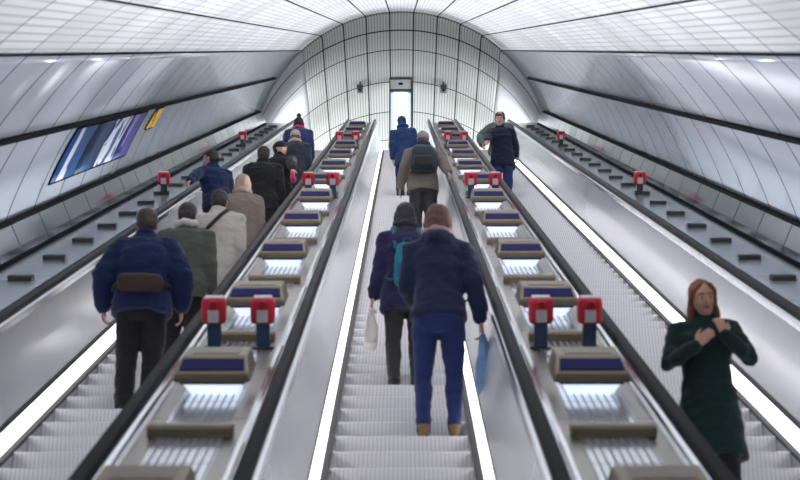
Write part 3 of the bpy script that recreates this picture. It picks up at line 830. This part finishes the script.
backpack(A, tealb, fabric('deep teal nylon', rgb(20, 96, 116), .5), 'slim teal backpack on the purple-coated person, beside the woman in jeans', z0=.88, z1=1.28, w=.12, d=.05, y=-.17)
handbag(A, 0, white, 'off white bag held low on the left of the purple-coated person', w=.12, h=.26, drop=.09)
A = person('p', 24.2, .30, 1.76, .0, 'man in grey-brown jacket wearing a dark teal backpack on the central escalator', coat=khaki, coat_len=.80, pad=.045, sleeve=.03, trousers=charcoal, tpad=.03, shoe=blackl, hair='beanie', hair_c=(90, 80, 74), collar=darkblue,
           extra=dict(hat=fabric('grey knit', rgb(150, 140, 136))), arms=(dict(at=(-.31, .06, .90), curl=.6), dict(world=on_rail(HR, 24.6), palm=(0, -.3, -1), curl=.75)))
backpack(A, teal, blackl, 'dark teal backpack worn over the grey-brown jacket', w=.18, d=.09, y=-.165)
A = person('p', 31.6, .07, 1.70, .0, 'person in blue coat and blue hat ahead of the backpacker, near the lit panel', coat=fabric('mid blue cloth', rgb(34,62,108)), coat_len=.70, pad=.025, sleeve=.02, trousers=navy, tpad=.03, shoe=blackl, hair='beanie', hair_c=(60, 50, 46),
           extra=dict(hat=fabric('blue knit', rgb(36, 84, 140))), collar=blue, lean=(0, -.10))
# right escalator, facing down
A = person('p', 31.2, 1.80, 1.72, PI, 'man in navy coat facing the camera with one hand on the handrail, right escalator', coat=navy2, coat_len=.66, pad=.04, sleeve=.026, trousers=jeans, tpad=.02, shoe=blackl, hair='short', hair_c=(34, 26, 24), head=(0, -.12, 0),
           vox=.009, arms=(dict(at=(-.255, -.02, .90), curl=.8, pole=(-.6, -1, 0)), rail_arm(RR, 30.9)), lean=(.03, .05))
A = person('p', 33.3, 1.90, 1.70, PI, 'person in puffy grey-green jacket mostly hidden behind the man in navy coat', coat=greygreen, coat_len=.82, pad=.075, sleeve=.05, trousers=black, tpad=.02, shoe=blackl, hair='bob', hair_c=(48, 36, 32), fem=True, arms=(dict(at=(-.30,.05,.90)), dict(at=(.36,.05,1.0),pole=(.9,-.6,0))))
A = person('p', 9.5, 1.765, 1.51, PI-.15, 'auburn-haired woman in bottle green coat coming down the right escalator, hands at her collar', coat=green, coat_len=.50, pad=.022, sleeve=.014, trousers=black, tpad=.02, shoe=blackl, hair='long', hair_c=(122, 66, 40), skin=SKIN, fem=True, vox=.007,
           head=(.30, .30, .10), lean=(.08, 0.), arms=(dict(at=(-.13, .235, 1.27), pole=(-.5, .2, -1), palm=(.4, -.8, .2), dir=(.3, -.1, 1), curl=.5), dict(at=(.06, .26, 1.2), pole=(.5, .1, -1), palm=(-.3, -1, .2), dir=(-.7, .1, .6), curl=.5)))
# left escalator, going up
A = person('p', 12.6, -1.97, 1.68, .05, 'large man in dark blue jacket seen from behind, lowest on the left escalator', coat=darkblue, coat_len=.82, pad=.065, sleeve=.045, trousers=black, tpad=.03, shoe=blackl, hair='short', hair_c=(66, 48, 40), vox=.009,
           arms=(dict(at=(-.31, .10, .93), curl=.6, pole=(-.7, -1, 0)), dict(at=(.30, .10, .93), curl=.6, pole=(.7, -1, 0))))
e = child_thing('waist_bag', A, 'brown waist bag across the lower back of the man in dark blue', 'bag')
bm = bmesh.new(); torso(bm, [(.94, .15, .035, -.22), (.97, .18, .05, -.225), (1.05, .175, .05, -.225), (1.08, .15, .03, -.215)], A['B'], sq=.6); link('bag_body', fuse(bm, .011, 2, .004, 3, 9), fabric('dark brown cloth', rgb(66, 48, 44)), e)
bm = bmesh.new(); tube_pts(bm, [A['B'](Vector((.24*math.cos(t), .0+.195*math.sin(t), 1.03))) for t in [-PI*.62+i*2*PI*.88/14+.35 for i in range(15)]], [(.02, .006)]*15, Vector((0, 0, 1)), 8); newobj('belt', bm, blackl, e, True)
A = person('p', 14.2, -1.82, 1.60, .0, 'person in olive jacket with pale collar just behind the cream-coated one', coat=olive, coat_len=.78, pad=.05, sleeve=.035, trousers=black, tpad=.03, shoe=blackl, hair='short', hair_c=(52, 42, 38), collar=white, arms=(None, None))
A['e']['label'] = 'person in olive jacket and pale scarf between the dark blue man and the cream coat'
A = person('p', 15.3, -1.69, 1.60, -.1, 'person in cream coat with a black crossbody bag strap in the left queue', coat=cream, coat_len=.55, pad=.06, sleeve=.04, trousers=charcoal, tpad=.02, shoe=brown, hair='short', hair_c=(44, 34, 32), arms=(dict(at=(-.32, .12, 1.0), curl=.6, pole=(-.8, -1, 0)), None))
e = child_thing('shoulder_bag', A, 'black shoulder bag slung across the cream coat', 'bag')
bm = bmesh.new(); torso(bm, [(.86, .05, .11, .0), (.89, .055, .125, .0), (1.02, .05, .12, 0), (1.06, .035, .10, 0)], lambda p: Vector(p)+Vector((-.285, -.06, 0)), sq=.6); link('bag_body', fuse(bm, .011, 2, .004, 3, 9), blackl, e)
bm = bmesh.new(); tube_pts(bm, [A['B'](Vector(p)) for p in ((-.28, -.10, 1.04), (-.20, -.175, 1.10), (-.06, -.20, 1.24), (.05, -.165, 1.38), (.10, -.09, 1.47), (.115, .02, 1.485), (.09, .10, 1.45), (.0, .17, 1.33), (-.14, .185, 1.18), (-.235, .10, 1.09), (-.28, .03, 1.04))], [(.02, .007)]*11, Vector((0, 0, 1)), 8); newobj('strap', bm, blackl, e, True)
A = person('p', 17.6, -1.68, 1.58, .0, 'person with pale blond hair, taupe coat and pinkish scarf in the left queue', coat=taupe, coat_len=.55, pad=.06, sleeve=.035, trousers=black, tpad=.02, shoe=blackl, hair='bob', hair_c=(176, 146, 126), fem=True, collar=fabric('pale rose cloth', rgb(190, 160, 150)))
A = person('p', 21.6, -2.30, 1.66, .45, 'dark-haired person in blue jacket reaching for the outer handrail, left escalator', coat=darkblue, coat_len=.84, pad=.035, trousers=black, tpad=.02, shoe=blackl, hair='short', hair_c=(28, 24, 26), head=(0, .7, 0), lean=(.12, -.12),
           arms=(dict(world=P(-LANE-HR, 20.8, VHR+.058), palm=(0, -.3, -1), curl=.75), None))
A = person('p', 21.9, -1.78, 1.66, .0, 'brown-haired person in black jacket, broad back, in the middle of the left queue', coat=black, coat_len=.70, pad=.06, sleeve=.04, trousers=charcoal, tpad=.03, shoe=blackl, hair='short', hair_c=(58, 42, 36))
handbag(A, 1, fabric('grey blue cloth', rgb(128, 138, 160)), 'grey-blue bag hanging beside the black jackets by the left handrail', w=.15, h=.34, drop=.08)
A = person('p', 23.6, -1.70, 1.63, -.2, 'person in black coat and dark cap turning to the side, left escalator', coat=black, coat_len=.60, pad=.045, sleeve=.03, trousers=black, tpad=.02, shoe=blackl, hair='cap', hair_c=(40, 32, 30), extra=dict(hat=fabric('dark cap cloth', rgb(28, 30, 44))), head=(0, -1.9, 0),
           arms=(None, dict(world=on_rail(RL, 23.3), palm=(0, -.3, -1), curl=.75)))
handbag(A, 1, pink, 'small pink bag held at the handrail of the left queue', nm='hand_bag', w=.08, d=.035, h=.12, drop=.02)
A = person('p', 27.6, -1.70, 1.62, .0, 'person in dark padded coat with cream fur hood near the top of the left queue', coat=fabric('dark padded nylon', rgb(28, 38, 56), .5), coat_len=.60, pad=.075, sleeve=.05, trousers=black, tpad=.02, shoe=blackl, hair='beanie', hair_c=(120, 96, 80), fem=True, extra=dict(hat=fur), collar=fur)
A = person('p', 31.2, -1.86, 1.68, .0, 'person in wide dark blue jacket with hair tied in a bun, highest on the left', coat=fabric('royal blue nylon', rgb(22, 44, 98), .5), coat_len=.78, pad=.09, sleeve=.06, trousers=black, tpad=.02, shoe=blackl, hair='bun', hair_c=(44, 30, 28), fem=True, collar=pink)
#PEOPLE_END

# ------------------------------------------------------------------ light
def area(name, loc, rot, sx, sy, power, col=(1, 1, 1), spread=150):
    l = bpy.data.lights.new(name, 'AREA'); l.shape = 'RECTANGLE'; l.size = sx; l.size_y = sy; l.energy = power; l.color = col
    l.spread = math.radians(spread)
    o = bpy.data.objects.new(name, l); COL.objects.link(o); o.location = loc; o.rotation_euler = rot
    return o
UP = 25
for sg in (-1, 1):
    for i in range(0, 13):
        area('deck_light_lamp', P(sg*DC, 6.98+2.9*i, VD+.225), (R30+PI, 0, 0), .26, .2, UP*(.4, .65, .9)[i] if i < 3 else UP, (.97, .985, 1.), 145)
        area('side_wall_fill', P(sg*3.37, 7.35+2.9*i, VD+.06), (R30+PI, 0, 0), .08, 2.88, 8, (.93, .97, 1.), 115)  # unseen strip added to brighten the wall panels, not a fitting
for x in (-2.6, 2.6):
    for y, pw in ((1.2, 35), (4.2, 42), (8, 85), (11, 110), (14, 130)):
        area('landing_fill', (x, YL+y, ZL+.5), (PI, 0, 0), .4, .6, pw, (.90, .95, 1.), 165)  # hidden upward lights added to brighten the vault and far walls
w = bpy.data.worlds.new('lower concourse'); SC.world = w; w.use_nodes = True
bg = w.node_tree.nodes['Background']; bg.inputs[0].default_value = (.80, .84, .90, 1); bg.inputs[1].default_value = .9

# ------------------------------------------------------------------ camera
cam = bpy.data.cameras.new('camera'); co = bpy.data.objects.new('camera', cam); COL.objects.link(co)
cam.sensor_width = 36; cam.lens = FPX/800*36; cam.clip_end = 300
cam.dof.use_dof = True; cam.dof.focus_distance = 36.; cam.dof.aperture_fstop = 3.4
co.location = EYE
pitch = R30 - math.atan(191/FPX)
co.rotation_euler = (PI/2 + pitch, 0, math.radians(.064))
SC.camera = co
bpy.context.view_layer.update()
for lab, top, mid, base in PEOPLE: print('PX', [round(q) for p in (top, mid, base) for q in px(p)], lab)
SC.view_settings.view_transform = 'Standard'; SC.view_settings.look = 'None'
SC.view_settings.gamma = 1.; SC.view_settings.use_curve_mapping = False
SC.view_settings.exposure = .08
SC.cycles.use_denoising = True
SC.cycles.max_bounces = 10; SC.cycles.diffuse_bounces = 6; SC.cycles.glossy_bounces = 5
SC.cycles.sample_clamp_indirect = 8; SC.cycles.caustics_reflective = False; SC.cycles.caustics_refractive = False
